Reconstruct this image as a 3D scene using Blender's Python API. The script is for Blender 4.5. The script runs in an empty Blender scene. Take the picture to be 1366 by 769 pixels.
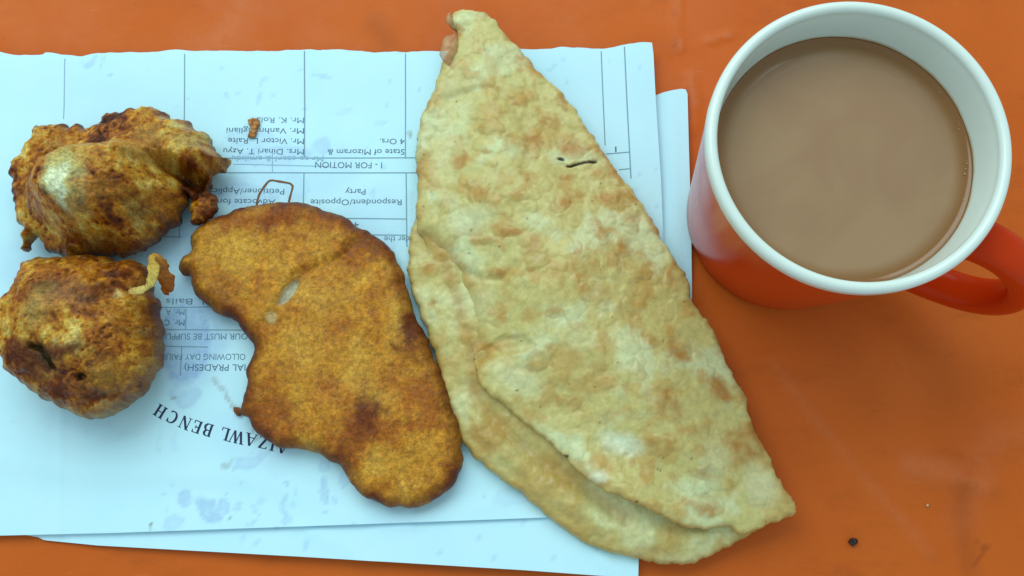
import bpy, math
import numpy as np
from mathutils import Vector

SC = bpy.context.scene
COL = SC.collection

# ------------------------------------------------------------------ camera
TILT, DIST, FPX = 0.1845, 0.333651, 1300.0
cam_d = bpy.data.cameras.new('camera')
cam_d.sensor_width = 36.0
cam_d.lens = FPX / 1366.0 * 36.0
cam_d.clip_start = 0.01
cam_d.clip_end = 50.0
cam = bpy.data.objects.new('camera', cam_d)
COL.objects.link(cam)
cam.location = (0, -DIST * math.sin(TILT), DIST * math.cos(TILT))
cam.rotation_euler = (TILT, 0, 0)
SC.camera = cam

# ------------------------------------------------------------------ ambient light and the window
world = bpy.data.worlds.new('World')
SC.world = world
world.use_nodes = True
bg = world.node_tree.nodes['Background']
bg.inputs['Color'].default_value = (0.76, 0.95, 1.0, 1)
bg.inputs['Strength'].default_value = 0.64


def area_lamp(name, loc, target, sx, sy, power, colour):
    d = bpy.data.lights.new(name, 'AREA')
    d.shape = 'RECTANGLE'
    d.size, d.size_y = sx, sy
    d.energy = power
    d.color = colour
    o = bpy.data.objects.new(name, d)
    COL.objects.link(o)
    o.location = loc
    o.rotation_euler = (Vector(target) - Vector(loc)).to_track_quat('-Z', 'Y').to_euler()
    return o


area_lamp('window_light', (-0.20, 0.56, 0.76), (0.0, 0.0, 0.0), 1.1, 0.6, 6.9, (0.86, 1.0, 0.97))

vs = SC.view_settings
vs.view_transform = 'Standard'
vs.look = 'None'
vs.exposure = 0.0
vs.gamma = 1.0
vs.use_curve_mapping = False

# ------------------------------------------------------------------ helpers
CAM = np.array(cam.location)
FW = -CAM / np.linalg.norm(CAM)
RT = np.array([1.0, 0, 0])
UP = np.cross(RT, FW)


def at(pts, z=0.0):
    """survey: points of the photograph -> (x, y) in metres on the level z above the table"""
    p = np.atleast_2d(np.asarray(pts, float))
    r = FW + np.outer((p[:, 0] - 683) / FPX, RT) - np.outer((p[:, 1] - 384.5) / FPX, UP)
    t = (z - CAM[2]) / r[:, 2]
    return (CAM + r * t[:, None])[:, :2]


PX = 0.0002567          # metres per photo pixel on the table


def S(r, g, b):
    c = np.array([r, g, b]) / 255.0
    return np.where(c <= 0.04045, c / 12.92, ((c + 0.055) / 1.055) ** 2.4)


def smooth(a, b, x):
    t = np.clip((x - a) / (b - a), 0, 1)
    return t * t * (3 - 2 * t)


def lerp(a, b, t):
    return a + (b - a) * t


def mixc(c, d, t):
    return c + (np.asarray(d) - c) * t[:, None]


_rng = np.random.default_rng(7)
_perm = np.concatenate([_rng.permutation(256)] * 3)
_g = _rng.normal(size=(256, 3))
_g /= np.linalg.norm(_g, axis=1)[:, None]


def perlin(x, y, z=0.0):
    x, y = np.asarray(x, float), np.asarray(y, float)
    z = np.zeros_like(x) + z
    xi, yi, zi = np.floor(x).astype(int), np.floor(y).astype(int), np.floor(z).astype(int)
    xf, yf, zf = x - xi, y - yi, z - zi
    u, v, w = [t * t * t * (t * (t * 6 - 15) + 10) for t in (xf, yf, zf)]

    def gr(a, b, c):
        h = _perm[_perm[_perm[(xi + a) & 255] + ((yi + b) & 255)] + ((zi + c) & 255)]
        g = _g[h]
        return g[..., 0] * (xf - a) + g[..., 1] * (yf - b) + g[..., 2] * (zf - c)
    x00 = lerp(gr(0, 0, 0), gr(1, 0, 0), u)
    x10 = lerp(gr(0, 1, 0), gr(1, 1, 0), u)
    x01 = lerp(gr(0, 0, 1), gr(1, 0, 1), u)
    x11 = lerp(gr(0, 1, 1), gr(1, 1, 1), u)
    return lerp(lerp(x00, x10, v), lerp(x01, x11, v), w) * 1.5


def fbm(x, y, scale, octv=4, seed=0.0, gain=0.5):
    """scale = size of the largest lumps in metres"""
    a, s, out = 1.0, 1.0 / scale, 0.0
    for k in range(octv):
        out = out + a * perlin(x * s + 17.3 * k + seed, y * s - 9.1 * k + seed * 1.7, seed * 0.37 + k * 3.1)
        a *= gain
        s *= 2.03
    return out


def ridged(x, y, scale, octv=3, seed=0.0):
    a, s, out = 1.0, 1.0 / scale, 0.0
    for k in range(octv):
        out = out + a * (1 - np.abs(perlin(x * s + 5.3 * k + seed, y * s + 7.7 * k, seed * 0.53 + k * 2.3)) * 2)
        a *= 0.5
        s *= 2.1
    return out / 1.75


def worley(x, y, cell, seed=0):
    """distance (in cells) to the nearest two feature points, and a random number of the nearest"""
    X, Y = x / cell, y / cell
    xi, yi = np.floor(X).astype(int), np.floor(Y).astype(int)
    f1 = np.full(X.shape, 9.0)
    f2 = np.full(X.shape, 9.0)
    idr = np.zeros(X.shape)
    for a in (-1, 0, 1):
        for b in (-1, 0, 1):
            h = _perm[_perm[(xi + a + seed * 31) & 255] + ((yi + b + seed * 17) & 255)]
            h2 = _perm[h + 91]
            h3 = _perm[h + 203]
            dx = xi + a + h / 256.0 - X
            dy = yi + b + h2 / 256.0 - Y
            d = np.sqrt(dx * dx + dy * dy)
            near = d < f1
            f2 = np.where(near, f1, np.minimum(f2, d))
            idr = np.where(near, h3 / 255.0, idr)
            f1 = np.where(near, d, f1)
    return f1, f2, idr


def spline(pts, step, closed=True):
    """Catmull-Rom through pts, resampled at about step"""
    p = np.asarray(pts, float)
    n = len(p)
    out = []
    for i in range(n if closed else n - 1):
        if closed:
            a, b, c, d = p[(i - 1) % n], p[i], p[(i + 1) % n], p[(i + 2) % n]
        else:
            a, b, c, d = p[max(i - 1, 0)], p[i], p[i + 1], p[min(i + 2, n - 1)]
        k = max(1, int(np.linalg.norm(c - b) / step))
        t = (np.arange(k) / k)[:, None]
        out.append(0.5 * ((2 * b) + (c - a) * t + (2 * a - 5 * b + 4 * c - d) * t ** 2 + (3 * b - a - 3 * c + d) * t ** 3))
    if not closed:
        out.append(p[-1:])
    return np.concatenate(out)


def seg_dist(pts, poly, closed=True):
    """distance, nearest point; chunked"""
    a = poly
    b = np.roll(poly, -1, 0) if closed else poly[1:]
    if not closed:
        a = poly[:-1]
    ab = b - a
    l2 = (ab ** 2).sum(1) + 1e-18
    D = np.empty(len(pts))
    N = np.empty((len(pts), 2))
    for i in range(0, len(pts), 4000):
        q = pts[i:i + 4000, None, :]
        t = np.clip(((q - a) * ab).sum(2) / l2, 0, 1)
        n = a + ab * t[..., None]
        d = ((q - n) ** 2).sum(2)
        k = d.argmin(1)
        r = np.arange(len(k))
        D[i:i + 4000] = np.sqrt(d[r, k])
        N[i:i + 4000] = n[r, k]
    return D, N


def inside(pts, poly):
    x, y = pts[:, 0], pts[:, 1]
    res = np.zeros(len(pts), bool)
    a, b = poly, np.roll(poly, -1, 0)
    for (x0, y0), (x1, y1) in zip(a, b):
        if y0 == y1:
            continue
        c = (y0 > y) != (y1 > y)
        res ^= c & (x < (x1 - x0) * (y - y0) / (y1 - y0) + x0)
    return res


def sdf(pts, poly):
    d, n = seg_dist(pts, poly)
    return np.where(inside(pts, poly), d, -d), n


def line_dist(x, y, px_pts, z):
    """distance to an open polyline surveyed on level z"""
    pl = spline(at(px_pts, z), 0.002, False)
    return seg_dist(np.stack([x, y], 1), pl, False)[0]


def poly_sd(x, y, px_pts, z):
    return sdf(np.stack([x, y], 1), spline(at(px_pts, z), 0.002))[0]


def spot(x, y, px, py, z, rx, ry=None, rot=0.0):
    """normalised distance from an ellipse of radii in photo pixels; <1 inside"""
    c = at([(px, py)], z)[0]
    ry = ry or rx
    dx, dy = (x - c[0]) / PX, (y - c[1]) / PX
    ca, sa = math.cos(rot), math.sin(rot)
    return np.sqrt(((dx * ca + dy * sa) / rx) ** 2 + ((-dx * sa + dy * ca) / ry) ** 2)


def dome(d, R):
    t = 1 - np.clip(d / R, 0, 1)
    return np.sqrt(np.clip(1 - t * t, 0, 1))


# ---- objects
def finish(name, me, mat, parent=None, smooth_shade=True):
    if smooth_shade and len(me.polygons):
        me.polygons.foreach_set('use_smooth', np.ones(len(me.polygons), bool))
    me.update()
    if mat is not None:
        me.materials.append(mat)
    o = bpy.data.objects.new(name, me)
    COL.objects.link(o)
    if parent is not None:
        o.parent = parent
    return o


def mesh_arrays(name, V, quads, tris, mat, parent=None, attrs=None, smooth_shade=True):
    me = bpy.data.meshes.new(name)
    q = np.asarray(quads, np.int32).reshape(-1, 4)
    t = np.asarray(tris, np.int32).reshape(-1, 3)
    me.vertices.add(len(V))
    me.vertices.foreach_set('co', np.asarray(V, np.float32).ravel())
    me.loops.add(q.size + t.size)
    me.loops.foreach_set('vertex_index', np.concatenate([q.ravel(), t.ravel()]))
    me.polygons.add(len(q) + len(t))
    st = np.concatenate([np.arange(len(q)) * 4, q.size + np.arange(len(t)) * 3]).astype(np.int32)
    me.polygons.foreach_set('loop_start', st)
    me.update(calc_edges=True)
    me.validate()
    if attrs:
        for k, a in attrs.items():
            if a.ndim == 2:
                at_ = me.attributes.new(k, 'FLOAT_COLOR', 'POINT')
                at_.data.foreach_set('color', np.concatenate([np.clip(a, 0, 1), np.ones((len(a), 1))], 1).astype(np.float32).ravel())
            else:
                at_ = me.attributes.new(k, 'FLOAT', 'POINT')
                at_.data.foreach_set('value', a.astype(np.float32))
    return finish(name, me, mat, parent, smooth_shade)


def shell(name, outline, step, fn, mat, parent=None, rag=0.0, rag_scale=0.003, seed=1.0, crisp=False):
    """closed body over an outline on the table: fn(x, y, d) -> top z, bottom z, attributes"""
    if rag > 0:
        nx = np.roll(outline, -1, 0) - np.roll(outline, 1, 0)
        nx = np.stack([nx[:, 1], -nx[:, 0]], 1)
        nx /= np.linalg.norm(nx, axis=1)[:, None] + 1e-12
        outline = outline + nx * (fbm(outline[:, 0], outline[:, 1], rag_scale, 3, seed) * rag)[:, None]
    lo = outline.min(0) - 2 * step
    hi = outline.max(0) + 2 * step
    nx_, ny_ = int((hi[0] - lo[0]) / step) + 1, int((hi[1] - lo[1]) / step) + 1
    gx, gy = np.meshgrid(lo[0] + np.arange(nx_) * step, lo[1] + np.arange(ny_) * step, indexing='ij')
    P = np.stack([gx.ravel(), gy.ravel()], 1)
    sd, near = sdf(P, outline)
    keep = sd >= -0.5 * step
    snap = keep & (sd <= 0.5 * step)
    P[snap] = near[snap]
    d = np.where(snap, 0.0, np.maximum(sd, 0))
    idx = np.arange(nx_ * ny_).reshape(nx_, ny_)
    c = np.stack([idx[:-1, :-1].ravel(), idx[1:, :-1].ravel(), idx[1:, 1:].ravel(), idx[:-1, 1:].ravel()], 1)
    kc = keep[c]
    n = kc.sum(1)
    quads = c[n == 4]
    # a quad whose corners were all snapped lies outside or is a sliver
    quads = quads[~snap[quads].all(1) | (sd[quads].mean(1) > 0)]
    tri = []
    for r in np.nonzero(n == 3)[0]:
        m = [v for v, k in zip(c[r], kc[r]) if k]
        if not snap[m].all() or sd[m].mean() > 0:
            tri.append(m)
    tri = np.array(tri, int).reshape(-1, 3)
    used = np.zeros(len(P), bool)
    used[quads.ravel()] = True
    used[tri.ravel()] = True
    new = np.cumsum(used) - 1
    P, d, sn = P[used], d[used], snap[used]
    quads, tri = new[quads], new[tri]
    zt, zb, attrs = fn(P[:, 0], P[:, 1], d)
    nt = len(P)
    bot = np.arange(nt)
    inn = np.ones(nt, bool) if crisp else ~sn
    if crisp:
        zb = np.where(sn, zt - 0.00001, zb)
    bot[inn] = nt + np.arange(inn.sum())
    V = np.concatenate([np.column_stack([P, zt]), np.column_stack([P[inn], zb[inn]])])
    Q = np.concatenate([quads, bot[quads][:, ::-1]])
    T = np.concatenate([tri, bot[tri][:, ::-1]])
    attrs = {k: np.concatenate([a, a[inn]]) for k, a in (attrs or {}).items()}
    return mesh_arrays(name, V, Q, T, mat, parent, attrs)


def lathe(name, prof, mat, parent=None, seg=160, closed=False):
    pr = np.asarray(prof)
    a = np.arange(seg) / seg * 2 * math.pi
    V = np.stack([np.outer(pr[:, 0], np.cos(a)), np.outer(pr[:, 0], np.sin(a)), np.repeat(pr[:, 1:2], seg, 1)], 2).reshape(-1, 3)
    q = []
    n = len(pr)
    for i in range(n if closed else n - 1):
        i2 = (i + 1) % n
        j = np.arange(seg)
        j2 = (j + 1) % seg
        q.append(np.stack([i * seg + j, i * seg + j2, i2 * seg + j2, i2 * seg + j], 1))
    return mesh_arrays(name, V, np.concatenate(q), [], mat, parent)


def sweep(name, path, radii, mat, parent=None, seg=14, up=(0, 0, 1), flat=1.0, attrs=None, power=2.0):
    """tube along a path; radii = half-width; flat = height / width of the section"""
    p = np.asarray(path, float)
    n = len(p)
    t = np.gradient(p, axis=0)
    t /= np.linalg.norm(t, axis=1)[:, None]
    u = np.asarray(up, float)
    s = np.cross(t, u)
    s /= np.linalg.norm(s, axis=1)[:, None] + 1e-12
    w = np.cross(s, t)
    a = np.arange(seg) / seg * 2 * math.pi
    r = np.broadcast_to(np.asarray(radii, float), (n,))
    fl = np.broadcast_to(np.asarray(flat, float), (n,))
    ca = np.sign(np.cos(a)) * np.abs(np.cos(a)) ** (2 / power)
    sa = np.sign(np.sin(a)) * np.abs(np.sin(a)) ** (2 / power)
    V = (p[:, None, :] + (r[:, None] * ca[None])[..., None] * s[:, None, :]
         + ((r * fl)[:, None] * sa[None])[..., None] * w[:, None, :]).reshape(-1, 3)
    i, j = np.meshgrid(np.arange(n - 1), np.arange(seg), indexing='ij')
    i, j = i.ravel(), j.ravel()
    j2 = (j + 1) % seg
    q = np.stack([i * seg + j, i * seg + j2, (i + 1) * seg + j2, (i + 1) * seg + j], 1)
    V = np.concatenate([V, p[:1], p[-1:]])
    jj = np.arange(seg)
    tr = np.concatenate([np.stack([np.full(seg, n * seg), (jj + 1) % seg, jj], 1),
                         np.stack([np.full(seg, n * seg + 1), (n - 1) * seg + jj, (n - 1) * seg + (jj + 1) % seg], 1)])
    return mesh_arrays(name, V, q, tr, mat, parent, attrs)


def tag(o, label, cat, group=None, kind=None):
    o['label'] = label
    o['category'] = cat
    if group:
        o['group'] = group
    if kind:
        o['kind'] = kind
    return o


def empty(name, loc=(0, 0, 0)):
    o = bpy.data.objects.new(name, None)
    o.empty_display_size = 0.01
    COL.objects.link(o)
    o.location = loc
    return o


def rebase(root, loc):
    """put the Empty at the thing's base without moving its parts"""
    root.location = loc
    for ch in root.children:
        ch.location = -Vector(loc)


# ---- materials
class Mat:
    def __init__(self, name, rough=0.5, spec=0.5):
        self.m = bpy.data.materials.new(name)
        self.m.use_nodes = True
        self.nt = self.m.node_tree
        self.b = self.nt.nodes['Principled BSDF']
        self.b.inputs['Roughness'].default_value = rough
        self.b.inputs['Specular IOR Level'].default_value = spec
        self.geo = None

    def n(self, t, **kw):
        nd = self.nt.nodes.new(t)
        for k, v in kw.items():
            setattr(nd, k, v)
        return nd

    def link(self, a, b):
        self.nt.links.new(a, b)

    def pos(self):
        if self.geo is None:
            self.geo = self.n('ShaderNodeTexCoord')
        return self.geo.outputs['Object']

    def noise(self, size, detail=4, rough=0.55, stretch=None, dist=0.0):
        t = self.n('ShaderNodeTexNoise')
        t.inputs['Scale'].default_value = 1.0 / size
        t.inputs['Detail'].default_value = detail
        t.inputs['Roughness'].default_value = rough
        t.inputs['Distortion'].default_value = dist
        if stretch:
            mp = self.n('ShaderNodeMapping')
            mp.inputs['Scale'].default_value = stretch[:3]
            if len(stretch) > 3:
                mp.inputs['Rotation'].default_value = (0, 0, stretch[3])
            self.link(self.pos(), mp.inputs['Vector'])
            self.link(mp.outputs[0], t.inputs['Vector'])
        else:
            self.link(self.pos(), t.inputs['Vector'])
        return t.outputs['Fac']

    def vor(self, size, feature='F1'):
        t = self.n('ShaderNodeTexVoronoi', feature=feature)
        t.inputs['Scale'].default_value = 1.0 / size
        self.link(self.pos(), t.inputs['Vector'])
        return t.outputs['Distance']

    def ramp(self, fac, lo, hi, a=0.0, b=1.0):
        r = self.n('ShaderNodeMapRange')
        r.interpolation_type = 'SMOOTHSTEP'
        for k, v in zip(('From Min', 'From Max', 'To Min', 'To Max'), (lo, hi, a, b)):
            r.inputs[k].default_value = v
        self.link(fac, r.inputs['Value'])
        return r.outputs['Result']

    def math(self, op, a, b=None):
        m = self.n('ShaderNodeMath', operation=op)
        for i, v in enumerate((a, b)):
            if v is None:
                continue
            if isinstance(v, (int, float)):
                m.inputs[i].default_value = v
            else:
                self.link(v, m.inputs[i])
        return m.outputs[0]

    def mix(self, fac, a, b, mode='MIX'):
        m = self.n('ShaderNodeMix', data_type='RGBA', blend_type=mode)
        for i, v in ((0, fac), (6, a), (7, b)):
            if isinstance(v, (int, float)):
                m.inputs[i].default_value = v
            elif isinstance(v, (tuple, list, np.ndarray)):
                m.inputs[i].default_value = (*[float(q) for q in v[:3]], 1)
            else:
                self.link(v, m.inputs[i])
        return m.outputs[2]

    def attr(self, name, out='Color'):
        a = self.n('ShaderNodeAttribute', attribute_name=name)
        return a.outputs[out]

    def colour(self, c):
        if isinstance(c, (tuple, list, np.ndarray)):
            self.b.inputs['Base Color'].default_value = (*[float(q) for q in c[:3]], 1)
        else:
            self.link(c, self.b.inputs['Base Color'])

    def bump(self, *terms):
        prev = None
        for h, dist, strength in terms:
            bp = self.n('ShaderNodeBump')
            bp.inputs['Distance'].default_value = dist
            bp.inputs['Strength'].default_value = strength
            self.link(h, bp.inputs['Height'])
            if prev is not None:
                self.link(prev, bp.inputs['Normal'])
            prev = bp.outputs[0]
        self.link(prev, self.b.inputs['Normal'])


def food_mat(name, rough, grain, contrast, bump, spec=0.4, coat=0.0, sss=0.0):
    m = Mat(name, rough, spec)
    col = m.attr('albedo')
    n1 = m.noise(grain, 5, 0.65)
    n2 = m.noise(grain * 4, 3)
    v = m.math('ADD', m.ramp(n1, 0.3, 0.7, 1 - contrast, 1 + contrast), m.ramp(n2, 0.3, 0.7, -contrast * .4, contrast * .4))
    vm = m.n('ShaderNodeVectorMath', operation='SCALE')
    m.link(col, vm.inputs[0])
    m.link(v, vm.inputs['Scale'])
    m.colour(vm.outputs[0])
    m.link(m.ramp(n2, 0.3, 0.7, rough - 0.12, rough + 0.12), m.b.inputs['Roughness'])
    m.bump((n1, bump, 0.8), (m.vor(grain * 1.7), bump * 0.7, 0.5))
    if coat:
        m.b.inputs['Coat Weight'].default_value = coat
        m.b.inputs['Coat Roughness'].default_value = 0.25
    if sss:
        m.b.inputs['Subsurface Weight'].default_value = sss
        m.b.inputs['Subsurface Radius'].default_value = (1.0, 0.7, 0.35)
        m.b.inputs['Subsurface Scale'].default_value = 0.003
    return m.m


def plain_mat(name, c, rough=0.6, spec=0.3):
    m = Mat(name, rough, spec)
    m.colour(c)
    return m.m


# ------------------------------------------------------------------ the table
def build_table():
    m = Mat('orange_table', 0.5, 0.22)
    base = m.mix(m.ramp(m.noise(0.09, 5), 0.32, 0.7), S(196, 90, 18), S(205, 99, 26))
    base = m.mix(m.ramp(m.noise(0.035, 6, 0.7, (1, 2.2, 1, 0.5)), 0.50, 0.78, 0, 0.45), base, S(158, 74, 20))
    base = m.mix(m.ramp(m.noise(0.006, 4, 0.7), 0.6, 0.85, 0, 0.30), base, S(160, 74, 24))
    scr = m.ramp(m.noise(0.012, 3, 0.6, (1, 14, 1, 0.9), 0.4), 0.66, 0.76, 0, 0.16)
    base = m.mix(scr, base, S(226, 150, 110))
    weave = m.math('MULTIPLY', m.ramp(m.noise(0.004, 4, 0.7, (1, 16, 1, 0.0)), 0.5, 0.8), 0.22)
    base = m.mix(weave, base, S(150, 70, 22))
    weave = m.math('MULTIPLY', m.ramp(m.noise(0.004, 4, 0.7, (16, 1, 1, 0.0)), 0.5, 0.8), 0.18)
    base = m.mix(weave, base, S(216, 120, 52))
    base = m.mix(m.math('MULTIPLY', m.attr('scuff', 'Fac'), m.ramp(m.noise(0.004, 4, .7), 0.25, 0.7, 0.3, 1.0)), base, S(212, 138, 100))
    base = m.mix(m.attr('grime', 'Fac'), base, S(100, 48, 22))
    m.colour(base)
    m.link(m.ramp(m.noise(0.03, 5, 0.65), 0.3, 0.7, 0.42, 0.64), m.b.inputs['Roughness'])
    m.bump((m.noise(0.0015, 3), 0.00008, 0.5), (m.noise(0.02, 3), 0.0006, 0.25))
    step = 0.0017
    x = np.arange(-0.30, 0.3001, step)
    y = np.arange(-0.20, 0.2401, step)
    gx, gy = np.meshgrid(x, y, indexing='ij')
    X, Y = gx.ravel(), gy.ravel()
    Z = fbm(X, Y, 0.05, 3, 3.0) * 0.00035 - 0.0006
    for pts, w, h in (([(905, -30), (903, 30), (906, 65)], 0.0011, 0.0007),
                      ([(922, 100), (926, 135), (928, 170)], 0.0016, 0.0007),
                      ([(1030, 480), (1110, 585), (1200, 690), (1240, 740)], 0.0016, 0.0009),
                      ([(1215, 622), (1275, 640), (1325, 650)], 0.003, 0.0014),
                      ([(1285, 640), (1288, 700), (1300, 769)], 0.0025, 0.0012),
                      ([(1325, 590), (1366, 575)], 0.004, 0.0006),
                      ([(945, 54), (975, 46)], 0.0011, 0.0008)):
        d = line_dist(X, Y, pts, 0)
        Z = Z + h * np.exp(-(d / w) ** 2)
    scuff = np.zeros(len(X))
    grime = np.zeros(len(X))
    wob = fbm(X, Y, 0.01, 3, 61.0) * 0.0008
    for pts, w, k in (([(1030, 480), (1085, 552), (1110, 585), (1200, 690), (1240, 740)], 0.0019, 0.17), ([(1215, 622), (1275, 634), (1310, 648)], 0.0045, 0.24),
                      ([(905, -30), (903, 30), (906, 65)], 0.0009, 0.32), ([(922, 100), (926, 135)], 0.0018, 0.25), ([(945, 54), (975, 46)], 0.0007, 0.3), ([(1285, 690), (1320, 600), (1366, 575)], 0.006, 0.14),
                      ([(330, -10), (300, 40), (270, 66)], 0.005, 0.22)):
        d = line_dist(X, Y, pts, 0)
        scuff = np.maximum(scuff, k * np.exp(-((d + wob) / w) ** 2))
    for pts, w, k in (([(1300, 722), (1312, 730), (1322, 728)], 0.0005, 0.4), ([(1318, 730), (1306, 745), (1296, 758)], 0.0005, 0.4), ([(899, 15), (897, 45), (902, 62)], 0.0005, 0.35),
                      ([(918, 118), (915, 135)], 0.0006, 0.4), ([(1283, 650), (1283, 700), (1292, 760)], 0.003, 0.25), ([(500, 30), (515, 55)], 0.004, 0.22)):
        d = line_dist(X, Y, pts, 0)
        grime = np.maximum(grime, k * np.exp(-((d + wob * .5) / w) ** 2))
    n0, n1 = gx.shape
    idx = np.arange(n0 * n1).reshape(n0, n1)
    q = np.stack([idx[:-1, :-1].ravel(), idx[1:, :-1].ravel(), idx[1:, 1:].ravel(), idx[:-1, 1:].ravel()], 1)
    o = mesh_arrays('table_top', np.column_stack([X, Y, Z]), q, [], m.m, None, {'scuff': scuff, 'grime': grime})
    o['kind'] = 'structure'
    return o


build_table()

# ------------------------------------------------------------------ the two sheets of paper
UNDER_PX = [(-40, 700), (20, 712), (50, 717), (58, 721), (130, 728), (400, 742), (700, 760), (850, 771),
            (851, 740), (915, 600), (921, 480), (923, 390), (921, 300), (918, 200), (916, 121), (906, 119), (885, 124),
            (870, 128), (700, 140), (300, 150), (-40, 150)]
TOP_PX = [(-60, 715), (0, 714.5), (150, 711), (400, 702), (600, 695), (735, 690), (888, 684), (887, 500), (885, 340), (880, 240),
          (873, 130), (870, 78), (868, 63), (850, 62), (838, 63), (815, 67), (790, 68), (760, 66), (730, 66), (712, 68),
          (690, 68), (640, 70), (560, 71), (470, 70), (410, 67), (390, 69), (340, 71), (300, 70), (210, 71), (170, 71), (150, 74),
          (125, 76), (108, 79), (92, 77), (75, 74), (63, 73), (60, 76), (48, 76), (30, 75), (0, 71), (-60, 72)]


def dense_poly(px, step=0.0012):
    p = at(px, 0.001)
    out = []
    for a, b in zip(p, np.roll(p, -1, 0)):
        k = max(1, int(np.linalg.norm(b - a) / step))
        out.append(a + (b - a) * (np.arange(k) / k)[:, None])
    return np.concatenate(out)


def rag_top(poly, ylo, amp, seed):
    """torn edge: only the points above ylo wander"""
    k = smooth(ylo, ylo + 0.002, poly[:, 1])
    q = poly.copy()
    q[:, 1] += k * (fbm(poly[:, 0], poly[:, 1] * 0, 0.012, 5, seed, 0.6)) * amp
    return q


UNDER = dense_poly(UNDER_PX)
TOP = rag_top(dense_poly(TOP_PX), 0.074, 0.0007, 4.0)
UNDER = rag_top(UNDER, 0.062, 0.0005, 8.0)


def under_z(x, y):
    xy = np.stack([x, y], 1)
    c = at([(850, 771), (50, 717), (916, 121)], 0)
    z = 0.0007 + 0.0002 * perlin(x * 28, y * 28, 2.2)
    z = z + 0.0030 * smooth(-0.064, -0.100, y) * smooth(-0.16, -0.06, x)      # the lower edge stands up a little
    z = z + 0.0018 * smooth(0.048, 0.062, x) * smooth(-0.03, 0.04, y)
    for pts, w, h in (([(735, 694), (790, 735), (830, 775)], 0.0012, 0.0007), ([(400, 700), (500, 752)], 0.002, 0.0005), ([(893, 110), (899, 250), (902, 420)], 0.0012, 0.0004)):
        z = z + h * np.exp(-(line_dist(x, y, pts, 0.001) / w) ** 2)
    return z


CREASES = [([(90, 60), (87, 180), (84, 420), (80, 720)], 0.0016, 0.00030), ([(-20, 610), (120, 630), (330, 640), (480, 690)], 0.004, 0.00045), ([(560, 690), (700, 664), (800, 650)], 0.003, 0.0004)]


def top_z(x, y):
    z = np.maximum(under_z(x, y), 0.0007) + 0.0006
    z = z + 0.0003 * (perlin(x * 22 + 4, y * 22, 5.5) + 0.4)
    z = z + 0.0022 * smooth(0.060, 0.085, y) * (0.55 + 0.6 * perlin(x * 14, y * 6, 8.8))
    z = z + 0.0020 * smooth(0.030, 0.052, x) * smooth(-0.01, 0.05, y)
    z = z + 0.0009 * smooth(-0.066, -0.082, y)
    for pts, w, h in CREASES:
        dl = line_dist(x, y, pts, 0.001)
        z = z + h * np.exp(-(dl / w) ** 2)
    return z


def paper_mat():
    m = Mat('paper', 0.72, 0.25)
    w = m.mix(m.ramp(m.noise(0.02, 4), 0.3, 0.7), (0.535, 0.862, 0.985), (0.565, 0.875, 0.99))
    g = m.attr('grease', 'Fac')
    g2 = m.math('MULTIPLY', g, m.ramp(m.noise(0.0025, 4, 0.7), 0.25, 0.6, 0.75, 1.3))
    w = m.mix(g2, w, (0.31, 0.50, 0.78))
    d = m.attr('dirt', 'Fac')
    w = m.mix(d, w, (0.22, 0.17, 0.09))
    m.colour(w)
    m.link(m.ramp(g, 0, 0.6, 0.72, 0.42), m.b.inputs['Roughness'])
    m.bump((m.noise(0.0009, 4, 0.6), 0.00004, 0.6), (m.noise(0.015, 3), 0.0004, 0.2))
    m.b.inputs['Transmission Weight'].default_value = 0.0
    return m.m


PAPER = paper_mat()

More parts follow.
